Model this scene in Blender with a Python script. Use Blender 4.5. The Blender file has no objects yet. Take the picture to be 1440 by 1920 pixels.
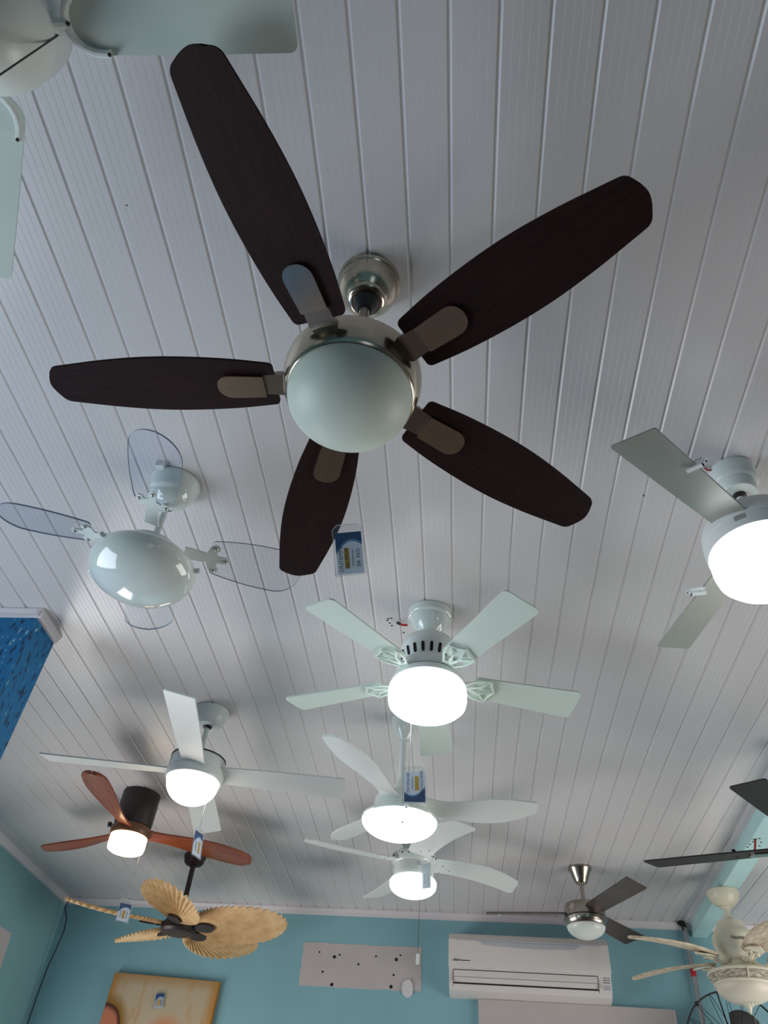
import bpy, math, random
from mathutils import Vector, Matrix
random.seed(7)
SC = bpy.context.scene
COL = SC.collection
R = math.radians
H = 3.183                      # ceiling height
T2 = math.tan(R(2.0))          # the back wall is 2 degrees off square to the boards

# ------------------------------------------------------------------ camera
FPX = 1397.36
el, yaw, roll = R(44.738), R(-7.892), R(5.600)
ce, se, cy, sy = math.cos(el), math.sin(el), math.cos(yaw), math.sin(yaw)
fwd = Vector((sy*ce, cy*ce, se)); rgt = Vector((cy, -sy, 0)); upv = rgt.cross(fwd)
c_, s_ = math.cos(roll), math.sin(roll)
r2 = c_*rgt + s_*upv; u2 = -s_*rgt + c_*upv
cam = bpy.data.cameras.new('camera'); camo = bpy.data.objects.new('camera', cam); COL.objects.link(camo)
CAM = Vector((0, 0, 1.45))
camo.matrix_world = Matrix(((r2.x, u2.x, -fwd.x, CAM.x), (r2.y, u2.y, -fwd.y, CAM.y), (r2.z, u2.z, -fwd.z, CAM.z), (0, 0, 0, 1)))
cam.sensor_fit = 'VERTICAL'; cam.sensor_height = 24.0; cam.lens = FPX/1920*24.0
cam.clip_start = 0.02
SC.camera = camo
# ------------------------------------------------------------------ world, daylight, exposure
SC.view_settings.view_transform = 'Standard'; SC.view_settings.look = 'None'
SC.view_settings.gamma = 1.0; SC.view_settings.use_curve_mapping = False
SC.view_settings.exposure = 0.0
wd = bpy.data.worlds.new('sky'); SC.world = wd; wd.use_nodes = True
wd.node_tree.nodes['Background'].inputs['Color'].default_value = (0.62, 0.78, 1.0, 1)
wd.node_tree.nodes['Background'].inputs['Strength'].default_value = 0.6
def daylight(name, loc, rot, sx, sy_, power, col):
    l = bpy.data.lights.new(name, 'AREA'); l.shape = 'RECTANGLE'; l.size = sx; l.size_y = sy_; l.energy = power; l.color = col
    o = bpy.data.objects.new(name, l); COL.objects.link(o); o.location = loc; o.rotation_euler = rot
daylight('daylight_front_door', (1.6, -2.98, 1.05), (R(90), 0, 0), 1.0, 2.0, 3, (0.85, 0.93, 1.0))
daylight('daylight_side_opening', (-3.02, 1.3, 1.15), (R(90), 0, R(-90)), 1.7, 2.1, 66, (0.78, 0.89, 1.0))
daylight('daylight_rear_window', (-3.02, 4.1, 1.1), (R(90), 0, R(-90)), 2.3, 1.5, 60, (1.0, 0.94, 0.90))
daylight('daylight_far_side', (3.38, 3.6, 1.2), (R(90), 0, R(90)), 2.7, 1.9, 76, (1.0, 0.97, 0.90))

# ------------------------------------------------------------------ materials
MATS = {}
def nodes(name):
    m = bpy.data.materials.new(name); m.use_nodes = True; MATS[name] = m
    nt = m.node_tree; return m, nt, nt.nodes['Principled BSDF']
def srgb(c):
    return tuple(((v/12.92) if v <= 0.04045 else ((v+0.055)/1.055)**2.4) for v in [x/255 for x in c])
def pm(name, col, rough=0.5, metal=0.0, noise=0.0, nscale=8.0, bump=0.0, bscale=60.0, stretch=(1, 1, 1), coat=0.0, col2=None, emit=None, estr=0, spec=0.5):
    m, nt, b = nodes(name)
    c = srgb(col); b.inputs['Base Color'].default_value = (*c, 1)
    b.inputs['Roughness'].default_value = rough; b.inputs['Metallic'].default_value = metal
    b.inputs['Coat Weight'].default_value = coat; b.inputs['Coat Roughness'].default_value = 0.08
    b.inputs['Specular IOR Level'].default_value = spec
    tc = nt.nodes.new('ShaderNodeTexCoord'); mp = nt.nodes.new('ShaderNodeMapping')
    mp.inputs['Scale'].default_value = stretch
    nt.links.new(tc.outputs['Object'], mp.inputs['Vector'])
    if noise or col2:
        n = nt.nodes.new('ShaderNodeTexNoise'); n.inputs['Scale'].default_value = nscale; n.inputs['Detail'].default_value = 6
        nt.links.new(mp.outputs['Vector'], n.inputs['Vector'])
        rp = nt.nodes.new('ShaderNodeValToRGB')
        c2 = srgb(col2) if col2 else tuple(v*(1-noise) for v in c)
        rp.color_ramp.elements[0].position = 0.32; rp.color_ramp.elements[0].color = (*c2, 1)
        rp.color_ramp.elements[1].position = 0.68; rp.color_ramp.elements[1].color = (*c, 1)
        nt.links.new(n.outputs['Fac'], rp.inputs['Fac']); nt.links.new(rp.outputs['Color'], b.inputs['Base Color'])
    if bump:
        n2 = nt.nodes.new('ShaderNodeTexNoise'); n2.inputs['Scale'].default_value = bscale; n2.inputs['Detail'].default_value = 4
        nt.links.new(mp.outputs['Vector'], n2.inputs['Vector'])
        bp = nt.nodes.new('ShaderNodeBump'); bp.inputs['Strength'].default_value = bump; bp.inputs['Distance'].default_value = 0.004
        nt.links.new(n2.outputs['Fac'], bp.inputs['Height']); nt.links.new(bp.outputs['Normal'], b.inputs['Normal'])
    if emit:
        b.inputs['Emission Color'].default_value = (*srgb(emit), 1); b.inputs['Emission Strength'].default_value = estr
    return m
pm('pvc', (216, 212, 212), 0.28, noise=0.03, nscale=3, stretch=(1, .2, 1))
pm('backing', (120, 120, 125), 0.8, noise=0.1)
pm('trim', (222, 216, 220), 0.35, noise=0.04, nscale=5)
pm('wallblue', (138, 186, 196), 0.75, noise=0.10, nscale=2.2, bump=0.25, bscale=90)
pm('wallleft', (132, 176, 182), 0.75, noise=0.10, nscale=2.0, bump=0.25, bscale=90)
pm('beamblue', (186, 222, 222), 0.5, noise=0.10, nscale=4)
pm('plaster', (196, 188, 186), 0.8, noise=0.06, nscale=9, bump=0.2, bscale=70)
pm('floor', (150, 140, 128), 0.5, noise=0.12, nscale=3)
pm('whitewall', (120, 118, 114), 0.8, noise=0.05)
pm('hole', (20, 18, 18), 0.9, noise=0.1)
pm('nickel', (196, 184, 166), 0.2, 1.0, noise=0.10, nscale=30, stretch=(1, 1, 12))
pm('nickel2', (168, 160, 150), 0.24, 1.0, noise=0.10, nscale=30, stretch=(1, 1, 12))
pm('silver', (176, 176, 168), 0.42, 0.55, noise=0.04, nscale=5)
pm('walnut', (43, 21, 19), 0.6, col2=(28, 14, 14), nscale=7, stretch=(2, 22, 22), spec=0.15)
pm('espresso', (46, 34, 29), 0.55, col2=(32, 24, 21), nscale=7, stretch=(2, 22, 22))
pm('slatewood', (92, 84, 78), 0.4, col2=(72, 62, 58), nscale=7, stretch=(2, 22, 22))
pm('mahogany', (158, 80, 46), 0.33, col2=(116, 54, 32), nscale=6, stretch=(2, 18, 18), coat=0.3)
pm('oakhub', (122, 84, 52), 0.4, col2=(84, 56, 34), nscale=12)
pm('bronze', (58, 48, 48), 0.45, 0.3, noise=0.2, nscale=12)
pm('black', (26, 25, 27), 0.5, noise=0.2, nscale=12)
pm('white', (226, 232, 228), 0.32, noise=0.02, coat=0.2)
pm('whitegloss', (222, 230, 224), 0.10, noise=0.02, coat=0.7)
pm('whitesatin', (226, 228, 224), 0.45, noise=0.02)
pm('mint', (212, 224, 214), 0.45, noise=0.02)
pm('cream', (224, 218, 196), 0.35, noise=0.05, nscale=6)
pm('creamglass', (226, 214, 196), 0.4, noise=0.06, nscale=9)
pm('opal', (206, 214, 202), 0.45, noise=0.02)
pm('opalwhite', (228, 232, 224), 0.3, noise=0.02)
pm('whitewash', (226, 210, 186), 0.8, col2=(182, 162, 136), nscale=16, stretch=(1, 6, 6), bump=0.6, bscale=50)
pm('weave', (214, 204, 186), 0.8, col2=(120, 106, 92), nscale=40, stretch=(1, 1, 4), bump=0.8, bscale=80)
pm('palm', (226, 196, 150), 0.7, col2=(202, 164, 114), nscale=14, bump=0.15, bscale=60)
pm('acwhite', (222, 216, 212), 0.35, noise=0.02)
pm('acgrey', (188, 190, 198), 0.4, noise=0.04)
pm('dark', (38, 36, 38), 0.6, noise=0.1)
pm('zinc', (164, 166, 170), 0.4, 0.7, noise=0.15, nscale=25)
pm('red', (176, 34, 40), 0.5, noise=0.1)
def mat_paper(name, col):
    m, nt, b = nodes(name); nt.nodes.remove(b); c = (*srgb(col), 1)
    d = nt.nodes.new('ShaderNodeBsdfDiffuse'); t = nt.nodes.new('ShaderNodeBsdfTranslucent'); mx = nt.nodes.new('ShaderNodeMixShader')
    n = nt.nodes.new('ShaderNodeTexNoise'); n.inputs['Scale'].default_value = 40
    rp = nt.nodes.new('ShaderNodeValToRGB'); rp.color_ramp.elements[0].color = tuple(v*.96 for v in c[:3])+(1,); rp.color_ramp.elements[1].color = c
    nt.links.new(n.outputs['Fac'], rp.inputs['Fac'])
    for q in (d, t): nt.links.new(rp.outputs['Color'], q.inputs['Color'])
    mx.inputs['Fac'].default_value = 0.55
    nt.links.new(d.outputs[0], mx.inputs[1]); nt.links.new(t.outputs[0], mx.inputs[2]); nt.links.new(mx.outputs[0], nt.nodes['Material Output'].inputs['Surface'])
mat_paper('paper', (236, 242, 250))
mat_paper('papergrey', (232, 238, 240))
pm('navy', (34, 74, 128), 0.5, noise=0.08)
pm('skyblue', (112, 156, 200), 0.5, noise=0.05)
pm('ink', (26, 30, 44), 0.6, noise=0.1)
pm('yellow', (214, 172, 52), 0.6, noise=0.05)
pm('chain', (200, 200, 196), 0.3, 0.9, noise=0.1)
pm('plastic', (232, 236, 236), 0.35, noise=0.03)
pm('glow', (255, 255, 255), 0.4, noise=0.01, emit=(240, 250, 255), estr=2.7)
pm('glowwarm', (255, 250, 240), 0.4, noise=0.01, emit=(255, 214, 160), estr=4.5)
pm('glowdome', (255, 255, 255), 0.4, noise=0.01, emit=(255, 244, 230), estr=3.2)
def mat_clear(name, tint, refl=1.0, base=0.0, alpha_col=(1, 1, 1)):
    m, nt, b = nodes(name); nt.nodes.remove(b)
    out = nt.nodes['Material Output']
    tr = nt.nodes.new('ShaderNodeBsdfTransparent'); tr.inputs['Color'].default_value = (*tint, 1)
    gl = nt.nodes.new('ShaderNodeBsdfGlossy'); gl.inputs['Roughness'].default_value = 0.03
    lwt = nt.nodes.new('ShaderNodeLayerWeight'); lwt.inputs['Blend'].default_value = 0.5
    pw = nt.nodes.new('ShaderNodeMath'); pw.operation = 'POWER'; pw.inputs[1].default_value = 4.0; nt.links.new(lwt.outputs['Facing'], pw.inputs[0])
    fr = nt.nodes.new('ShaderNodeMath'); fr.operation = 'MULTIPLY_ADD'; fr.inputs[1].default_value = 0.45; fr.inputs[2].default_value = 0.03
    nt.links.new(pw.outputs[0], fr.inputs[0])
    nz = nt.nodes.new('ShaderNodeTexNoise'); nz.inputs['Scale'].default_value = 6
    ml = nt.nodes.new('ShaderNodeMath'); ml.operation = 'MULTIPLY_ADD'; ml.inputs[1].default_value = 0.03; ml.inputs[2].default_value = base
    ad = nt.nodes.new('ShaderNodeMath'); ad.operation = 'ADD'; ad.use_clamp = True
    nt.links.new(nz.outputs['Fac'], ml.inputs[0]); nt.links.new(fr.outputs[0], ad.inputs[0]); nt.links.new(ml.outputs[0], ad.inputs[1])
    mx = nt.nodes.new('ShaderNodeMixShader')
    nt.links.new(ad.outputs[0], mx.inputs['Fac']); nt.links.new(tr.outputs[0], mx.inputs[1]); nt.links.new(gl.outputs[0], mx.inputs[2])
    nt.links.new(mx.outputs[0], out.inputs['Surface']); return m
mat_clear('acrylic', (0.965, 0.972, 0.985))
mat_clear('sleeve', (0.95, 0.96, 0.97), base=0.03)
pm('acryledge', (150, 160, 180), 0.15, noise=0.3, nscale=5)
# flaking bright blue paint of the partition
def mat_flaking():
    m, nt, b = nodes('flakingblue'); b.inputs['Roughness'].default_value = 0.6
    tc = nt.nodes.new('ShaderNodeTexCoord'); mp = nt.nodes.new('ShaderNodeMapping'); mp.inputs['Scale'].default_value = (34, 34, 14)
    mp.inputs['Rotation'].default_value = (0, R(18), 0)
    nt.links.new(tc.outputs['Object'], mp.inputs['Vector'])
    n = nt.nodes.new('ShaderNodeTexNoise'); n.inputs['Scale'].default_value = 1.6; n.inputs['Detail'].default_value = 8
    nt.links.new(mp.outputs['Vector'], n.inputs['Vector'])
    rp = nt.nodes.new('ShaderNodeValToRGB'); e = rp.color_ramp.elements
    e[0].position = 0.38; e[0].color = (*srgb((6, 56, 92)), 1); e[1].position = 0.45; e[1].color = (*srgb((6, 106, 160)), 1)
    k = e.new(0.64); k.color = (*srgb((8, 112, 164)), 1); k = e.new(0.72); k.color = (*srgb((170, 205, 215)), 1)
    nt.links.new(n.outputs['Fac'], rp.inputs['Fac']); nt.links.new(rp.outputs['Color'], b.inputs['Base Color'])
    bp = nt.nodes.new('ShaderNodeBump'); bp.inputs['Strength'].default_value = 0.7; bp.inputs['Distance'].default_value = 0.006
    nt.links.new(n.outputs['Fac'], bp.inputs['Height']); nt.links.new(bp.outputs['Normal'], b.inputs['Normal'])
mat_flaking()
# abstract canvas print
def mat_canvas():
    m, nt, b = nodes('canvas'); b.inputs['Roughness'].default_value = 0.7
    N = nt.nodes.new; L = nt.links.new
    tc = N('ShaderNodeTexCoord'); sp = N('ShaderNodeSeparateXYZ'); L(tc.outputs['Object'], sp.inputs[0])
    mp = N('ShaderNodeMapping'); mp.inputs['Scale'].default_value = (9, 1, 2.2); L(tc.outputs['Object'], mp.inputs['Vector'])
    n = N('ShaderNodeTexNoise'); n.inputs['Scale'].default_value = 1.3; n.inputs['Detail'].default_value = 5; L(mp.outputs[0], n.inputs['Vector'])
    rp = N('ShaderNodeValToRGB'); e = rp.color_ramp.elements
    e[0].position = 0.30; e[0].color = (*srgb((186, 140, 84)), 1); e[1].position = 0.44; e[1].color = (*srgb((190, 172, 142)), 1)
    k = e.new(0.72); k.color = (*srgb((192, 178, 152)), 1); L(n.outputs['Fac'], rp.inputs['Fac'])
    def math_(op, a, bb):
        q = N('ShaderNodeMath'); q.operation = op
        for i, v in enumerate((a, bb)):
            if hasattr(v, 'links'): L(v, q.inputs[i])
            else: q.inputs[i].default_value = v
        return q.outputs[0]
    def mix(fac, a, col):
        q = N('ShaderNodeMix'); q.data_type = 'RGBA'; L(fac, q.inputs[0]); L(a, q.inputs[6]); q.inputs[7].default_value = (*srgb(col), 1); return q.outputs[2]
    def ramp(v, p0, p1, inv=False):
        q = N('ShaderNodeMapRange'); q.inputs[1].default_value = p0; q.inputs[2].default_value = p1
        q.inputs[3].default_value = 1 if inv else 0; q.inputs[4].default_value = 0 if inv else 1; L(v, q.inputs[0]); return q.outputs[0]
    X, Z = sp.outputs[0], sp.outputs[2]
    c = mix(ramp(math_('ABSOLUTE', X, 0.0), 0.30, 0.375), rp.outputs[0], (186, 128, 48))
    c = mix(math_('MULTIPLY', ramp(Z, -0.075, 0.0), 0.8), c, (168, 124, 66))
    nz = math_('MULTIPLY', n.outputs['Fac'], 0.1)
    def dist(cx, cz, sx, sz):
        a = math_('DIVIDE', math_('SUBTRACT', X, cx), sx); d = math_('DIVIDE', math_('SUBTRACT', Z, cz), sz)
        return math_('ADD', math_('SQRT', math_('ADD', math_('MULTIPLY', a, a), math_('MULTIPLY', d, d)), 0.0), nz)
    d = dist(-0.36, -0.34, 0.16, 0.20)
    c = mix(ramp(d, 0.95, 1.25, True), c, (150, 112, 44)); c = mix(ramp(d, 0.82, 0.9, True), c, (74, 30, 24)); c = mix(ramp(d, 0.66, 0.8, True), c, (196, 120, 88))
    c = mix(ramp(dist(-0.40, -0.40, 0.10, 0.14), 0.5, 1.0, True), c, (196, 160, 100))
    c = mix(ramp(dist(0.08, -0.33, 0.14, 0.12), 0.4, 1.2, True), c, (204, 128, 76))
    L(c, b.inputs['Base Color'])
mat_canvas()
pm('canvasedge', (176, 122, 52), 0.7, noise=0.2)
pm('tile', (92, 78, 72), 0.35, noise=0.1)

# ------------------------------------------------------------------ mesh helpers
class MB:
    def __init__(s): s.v = []; s.f = []; s.m = []
    def add(s, v, f, mi=0):
        o = len(s.v); s.v += [tuple(p) for p in v]; s.f += [tuple(i+o for i in q) for q in f]; s.m += [mi]*len(f); return s
    def box(s, x0, x1, y0, y1, z0, z1, mi=0):
        return s.add([(x0, y0, z0), (x1, y0, z0), (x1, y1, z0), (x0, y1, z0), (x0, y0, z1), (x1, y0, z1), (x1, y1, z1), (x0, y1, z1)],
                     [(0, 3, 2, 1), (4, 5, 6, 7), (0, 1, 5, 4), (1, 2, 6, 5), (2, 3, 7, 6), (3, 0, 4, 7)], mi)
    def lathe(s, prof, seg=56, cx=0, cy=0, mi=0):
        v = []; f = []; n = len(prof)
        for r, z in prof:
            r = max(r, 1e-5)
            for k in range(seg):
                a = 2*math.pi*k/seg; v.append((cx+r*math.cos(a), cy+r*math.sin(a), z))
        for i in range(n-1):
            for k in range(seg):
                k2 = (k+1) % seg; f.append((i*seg+k, (i+1)*seg+k, (i+1)*seg+k2, i*seg+k2))
        f.append(tuple(range(seg))); f.append(tuple((n-1)*seg+k for k in reversed(range(seg))))
        return s.add(v, f, mi)
    def tube(s, pts, r, seg=8, mi=0, closed=False):
        P = [Vector(p) for p in pts]; v = []; f = []; n = len(P)
        rr = r if isinstance(r, (list, tuple)) else [r]*n
        up = None
        for i, p in enumerate(P):
            if closed: t = P[(i+1) % n]-P[i-1]
            else: t = (P[min(i+1, n-1)]-P[max(i-1, 0)])
            t.normalize()
            if up is None:
                up = Vector((0, 0, 1)) if abs(t.z) < 0.9 else Vector((1, 0, 0))
            a = t.cross(up)
            if a.length < 1e-5: a = t.cross(Vector((0.3, 1, 0.2)))
            a.normalize(); b = a.cross(t); b.normalize(); up = b
            for k in range(seg):
                g = 2*math.pi*k/seg; v.append(p+a*(rr[i]*math.cos(g))+b*(rr[i]*math.sin(g)))
        for i in range(n if closed else n-1):
            j = (i+1) % n
            for k in range(seg):
                k2 = (k+1) % seg; f.append((i*seg+k, i*seg+k2, j*seg+k2, j*seg+k))
        if not closed:
            f.append(tuple(reversed(range(seg)))); f.append(tuple((n-1)*seg+k for k in range(seg)))
        return s.add(v, f, mi)
    def poly(s, pts, z0, z1, mi=0, pitch=0.0):
        n = len(pts); cp, sp_ = math.cos(R(pitch)), math.sin(R(pitch))
        def q(x, y, z): return (x, y*cp+z*sp_, -y*sp_+z*cp)
        v = [q(x, y, z0) for x, y in pts]+[q(x, y, z1) for x, y in pts]
        f = [tuple(reversed(range(n))), tuple(range(n, 2*n))]+[(i, (i+1) % n, n+(i+1) % n, n+i) for i in range(n)]
        return s.add(v, f, mi)
    def sphere(s, c, r, seg=12, rings=8, sz=1.0, mi=0):
        return s.lathe([(r*math.sin(math.pi*i/rings), c[2]+sz*r*math.cos(math.pi*i/rings)) for i in range(rings+1)], seg, c[0], c[1], mi)
    def sweep(s, prof, p0, p1, mi=0):
        # prof: (u, v): u horizontal to the left of p0->p1, v up
        p0 = Vector(p0); p1 = Vector(p1); d = (p1-p0).normalized(); u = Vector((-d.y, d.x, 0)).normalized(); n = len(prof)
        v = [p0+u*a+Vector((0, 0, b)) for a, b in prof]+[p1+u*a+Vector((0, 0, b)) for a, b in prof]
        f = [tuple(range(n)), tuple(reversed(range(n, 2*n)))]+[(i, n+i, n+(i+1) % n, (i+1) % n) for i in range(n)]
        return s.add(v, f, mi)
    def mesh(s, name, mats, smooth=True, ang=35):
        me = bpy.data.meshes.new(name); me.from_pydata(s.v, [], s.f); me.validate(); me.update()
        for m in (mats if isinstance(mats, (list, tuple)) else [mats]): me.materials.append(MATS[m])
        if len(s.m) == len(me.polygons) and any(s.m): me.polygons.foreach_set('material_index', s.m)
        import bmesh
        bm = bmesh.new(); bm.from_mesh(me); bmesh.ops.recalc_face_normals(bm, faces=bm.faces); bm.to_mesh(me); bm.free()
        if smooth:
            me.polygons.foreach_set('use_smooth', [True]*len(me.polygons)); me.set_sharp_from_angle(angle=R(ang))
        return me
def ob(name, me, parent=None, loc=(0, 0, 0), rot=(0, 0, 0)):
    o = bpy.data.objects.new(name, me); COL.objects.link(o); o.location = loc; o.rotation_euler = rot
    if parent: o.parent = parent
    return o
def mk(name, mb, mats, parent=None, loc=(0, 0, 0), rot=(0, 0, 0), smooth=True, ang=35):
    return ob(name, mb.mesh(name, mats, smooth, ang), parent, loc, rot)
def mark(o, label, cat, group=None):
    o['label'] = label; o['category'] = cat
    if group: o['group'] = group
    return o
def struct(o, label=None, cat=None):
    o['kind'] = 'structure'
    if label: o['label'] = label
    if cat: o['category'] = cat
    return o
def thing(name, label, cat, loc, rz=0.0, group=None):
    o = bpy.data.objects.new(name, None); COL.objects.link(o); o.location = loc; o.rotation_euler = (0, 0, rz)
    o.empty_display_size = 0.05
    return mark(o, label, cat, group)
def cr(pts, x):
    # Catmull-Rom through sorted (x, y) points
    if x <= pts[0][0]: return pts[0][1]
    if x >= pts[-1][0]: return pts[-1][1]
    for i in range(len(pts)-1):
        if x <= pts[i+1][0]: break
    x0, y0 = pts[i]; x1, y1 = pts[i+1]
    m0 = (y1-pts[i-1][1])/(x1-pts[i-1][0]) if i > 0 else (y1-y0)/(x1-x0)
    m1 = (pts[i+2][1]-y0)/(pts[i+2][0]-x0) if i+2 < len(pts) else (y1-y0)/(x1-x0)
    h = x1-x0; t = (x-x0)/h
    return (2*t**3-3*t*t+1)*y0+(t**3-2*t*t+t)*h*m0+(-2*t**3+3*t*t)*y1+(t**3-t*t)*h*m1
def blade_mesh(name, mats, r0, r1, w, c=((0, 0), (1, 0)), t=0.006, pitch=12.0, rc0=0.01, rc1=0.02, n=26, m=6, sl0=0.0, sl1=0.0, bend=None, zoff=0.0, arc1=0.0, edge=0):
    rs = [r0+rc0*(1-math.cos(math.pi/2*i/5)) for i in range(5)] + [r0+rc0+(r1-rc1-r0-rc0)*i/n for i in range(n+1)] + [r1-rc1*(1-math.sin(math.pi/2*i/7)) for i in range(1, 8)]
    mb = MB(); lo = []; hi = []
    for r in rs:
        hw = cr(w, r)/2; cc = cr(c, r)
        d0, d1 = r-r0, r1-r
        if d0 < rc0: hw -= rc0-math.sqrt(max(0, rc0**2-(rc0-d0)**2))
        if d1 < rc1: hw -= rc1-math.sqrt(max(0, rc1**2-(rc1-d1)**2))
        hw = max(hw, 0.0006); s = (r-r0)/(r1-r0)
        ph = R(pitch(s) if callable(pitch) else pitch); cp, sp_ = math.cos(ph), math.sin(ph)
        a, b = [], []
        for k in range(m+1):
            u = -1+2*k/m; y = cc+hw*u
            x = r+y*(sl0+(sl1-sl0)*s)-arc1*s*s*(u*u)
            z = zoff+(bend(s, u) if bend else 0.0)
            a.append((x, y*cp+(z-t/2)*sp_, -y*sp_+(z-t/2)*cp)); b.append((x, y*cp+(z+t/2)*sp_, -y*sp_+(z+t/2)*cp))
        lo.append(a); hi.append(b)
    nr = len(rs); q = m+1
    v = [p for a in lo for p in a]+[p for b in hi for p in b]; O = nr*q
    f = []; fe = []
    for i in range(nr-1):
        for k in range(m):
            f.append((i*q+k, i*q+k+1, (i+1)*q+k+1, (i+1)*q+k)); f.append((O+i*q+k, O+(i+1)*q+k, O+(i+1)*q+k+1, O+i*q+k+1))
        fe.append((i*q, (i+1)*q, O+(i+1)*q, O+i*q)); fe.append((i*q+m, O+i*q+m, O+(i+1)*q+m, (i+1)*q+m))
    for k in range(m):
        fe.append((k, O+k, O+k+1, k+1)); j = (nr-1)*q+k; fe.append((j, j+1, O+j+1, O+j))
    mb.add(v, f+fe); mb.m = [0]*len(f)+[edge]*len(fe)
    return mb.mesh(name, mats, True, 40)
def blades(root, n, th0, z, me, subs=(), name='blade'):
    out = []
    for k in range(n):
        b = ob(name, me, root, (0, 0, z), (0, 0, R(th0+360.0*k/n)))
        for nm, sm in subs: ob(nm, sm, b)
        out.append(b)
    return out
def text_mesh(name, s, size, mat, depth=0.0):
    cu = bpy.data.curves.new(name, 'FONT'); cu.body = s; cu.size = size; cu.align_x = 'CENTER'; cu.align_y = 'CENTER'; cu.extrude = depth; cu.resolution_u = 2
    o = bpy.data.objects.new(name, cu); COL.objects.link(o)
    dg = bpy.context.evaluated_depsgraph_get(); me = bpy.data.meshes.new_from_object(o.evaluated_get(dg))
    bpy.data.objects.remove(o); bpy.data.curves.remove(cu); me.name = name; me.materials.clear(); me.materials.append(MATS[mat]); return me
def ray(px, py):
    return r2*(px-720)-u2*(py-960)+fwd*FPX
def at_z(px, py, z): d = ray(px, py); return CAM+d*((z-CAM.z)/d.z)
def at_y(px, py, y): d = ray(px, py); return CAM+d*(y/d.y)
def bw(x, z, d=0.0):
    # point of the back wall, d metres in front of it
    n = Vector((-math.sin(R(2)), -math.cos(R(2)), 0)); return Vector((x, 5.74-x*T2, z))+n*d
RB = (0, 0, R(-2.0))

# ------------------------------------------------------------------ the room
XL, XR, YF, YB = -2.92, 3.30, -3.0, 5.74
struct(mk('floor', MB().box(XL-.1, XR+.1, YF-.1, 6.1, -0.1, 0.0), 'tile', smooth=False))
ceil = struct(mk('ceiling', MB().box(XL-.08, XR+.08, YF-.08, 6.0, H+0.012, H+0.05), 'backing', smooth=False))
G0 = -0.1225
def board_mesh():
    P = [(0, 0.0), (0.0024, 0.0036), (0.0076, 0.0036), (0.0123, 0.0)]
    for q in (0.030, 0.0475, 0.065, 0.0825): P += [(q, 0), (q+0.0005, 0.0005), (q+0.0012, 0)]
    P += [(0.1, 0)]
    mb = MB(); n = len(P); y0, y1 = YF-0.06, 5.98
    v = [(x, y0, z) for x, z in P]+[(x, y1, z) for x, z in P]+[(0, y0, .011), (0.1, y0, .011), (0, y1, .011), (0.1, y1, .011)]
    f = [(i, n+i, n+i+1, i+1) for i in range(n-1)]+[(2*n, 2*n+1, 2*n+3, 2*n+2)]
    return mb.add(v, f).mesh('board', 'pvc', False)
BM = board_mesh()
for i in range(-28, 35):
    ob('board', BM, ceil, (G0+0.1*i, 0, H))
# back wall and side walls
wb = struct(mk('wall_back', MB().box(-3.3, 3.6, 0.0, 0.14, 0.0, H), 'wallblue', None, (0, 5.74, 0), RB, smooth=False))
def wall_x(x0, x1, ya, yb, holes):
    mb = MB(); y = ya
    for h0, h1, z0, z1 in holes:
        mb.box(x0, x1, y, h0, 0, H); mb.box(x0, x1, h0, h1, z1, H)
        if z0 > 0: mb.box(x0, x1, h0, h1, 0, z0)
        y = h1
    return mb.box(x0, x1, y, yb, 0, H)
wl = struct(mk('wall_left', wall_x(XL-.12, XL, YF, 5.95, [(.45, 2.15, .1, 2.2), (2.95, 5.25, .35, 1.85)]), 'wallleft', smooth=False))
struct(mk('wall_right', wall_x(XR, XR+.1, YF, 5.8, [(2.25, 4.95, .25, 2.15)]), 'whitewall', smooth=False))
fw = MB(); fw.box(XL, 1.1, YF-.1, YF, 0, H); fw.box(2.1, XR, YF-.1, YF, 0, H); fw.box(1.1, 2.1, YF-.1, YF, 2.05, H)
struct(mk('wall_front', fw, 'wallblue', smooth=False))
# blue partition stub on the left
struct(mk('wall_partition', MB().box(XL, -1.668, 2.295, 2.472, 0, H), 'flakingblue', smooth=False))
CROWN = [(0, 0), (0.020, 0), (0.021, -0.006), (0.012, -0.020), (0.008, -0.032), (0, -0.034)]
def trim(name, p0, p1, sc=1.0):
    return struct(mk(name, MB().sweep([(a*sc, b*sc) for a, b in CROWN], p0, p1), 'trim', smooth=False))
trim('trim_1', (-1.647, 2.295, H), (XL, 2.295, H), 1.05)        # front of the partition
trim('trim_2', (-1.668, 2.474, H), (-1.668, 2.273, H), 1.05)    # its end
pL, pR = bw(-2.92, H), bw(3.3, H)
trim('trim_3', pR, pL, 1.35)                                     # back wall
trim('trim_4', (XL, 5.86, H), (XL, 2.472, H), 1.35)              # left wall
# painted beam, square to the back wall
BX = 1.572
bmx = Vector((0.0349, 0.9994, 0))
def beam_pt(s, off, z):  # s metres out of the back wall
    p = bw(BX, z, s); return p+Vector((math.cos(R(2)), -math.sin(R(2)), 0))*off
b0, b1 = beam_pt(8.6, 0, 3.098), beam_pt(0.0, 0, 3.098)
beam = struct(mk('beam', MB().sweep([(0, 0), (0, H-3.098), (-0.098, H-3.098), (-0.098, 0)], b0, b1), 'beamblue', smooth=False),
              'pale aqua painted beam running out of the back wall on the right', 'beam')
t0, t1 = beam_pt(8.6, 0, H), beam_pt(0.02, 0, H)
struct(mk('trim_5', MB().sweep([(0, 0), (.040, 0), (.041, -.004), (.030, -.009), (0, -.013)], t0, t1), 'trim', smooth=False))
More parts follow.
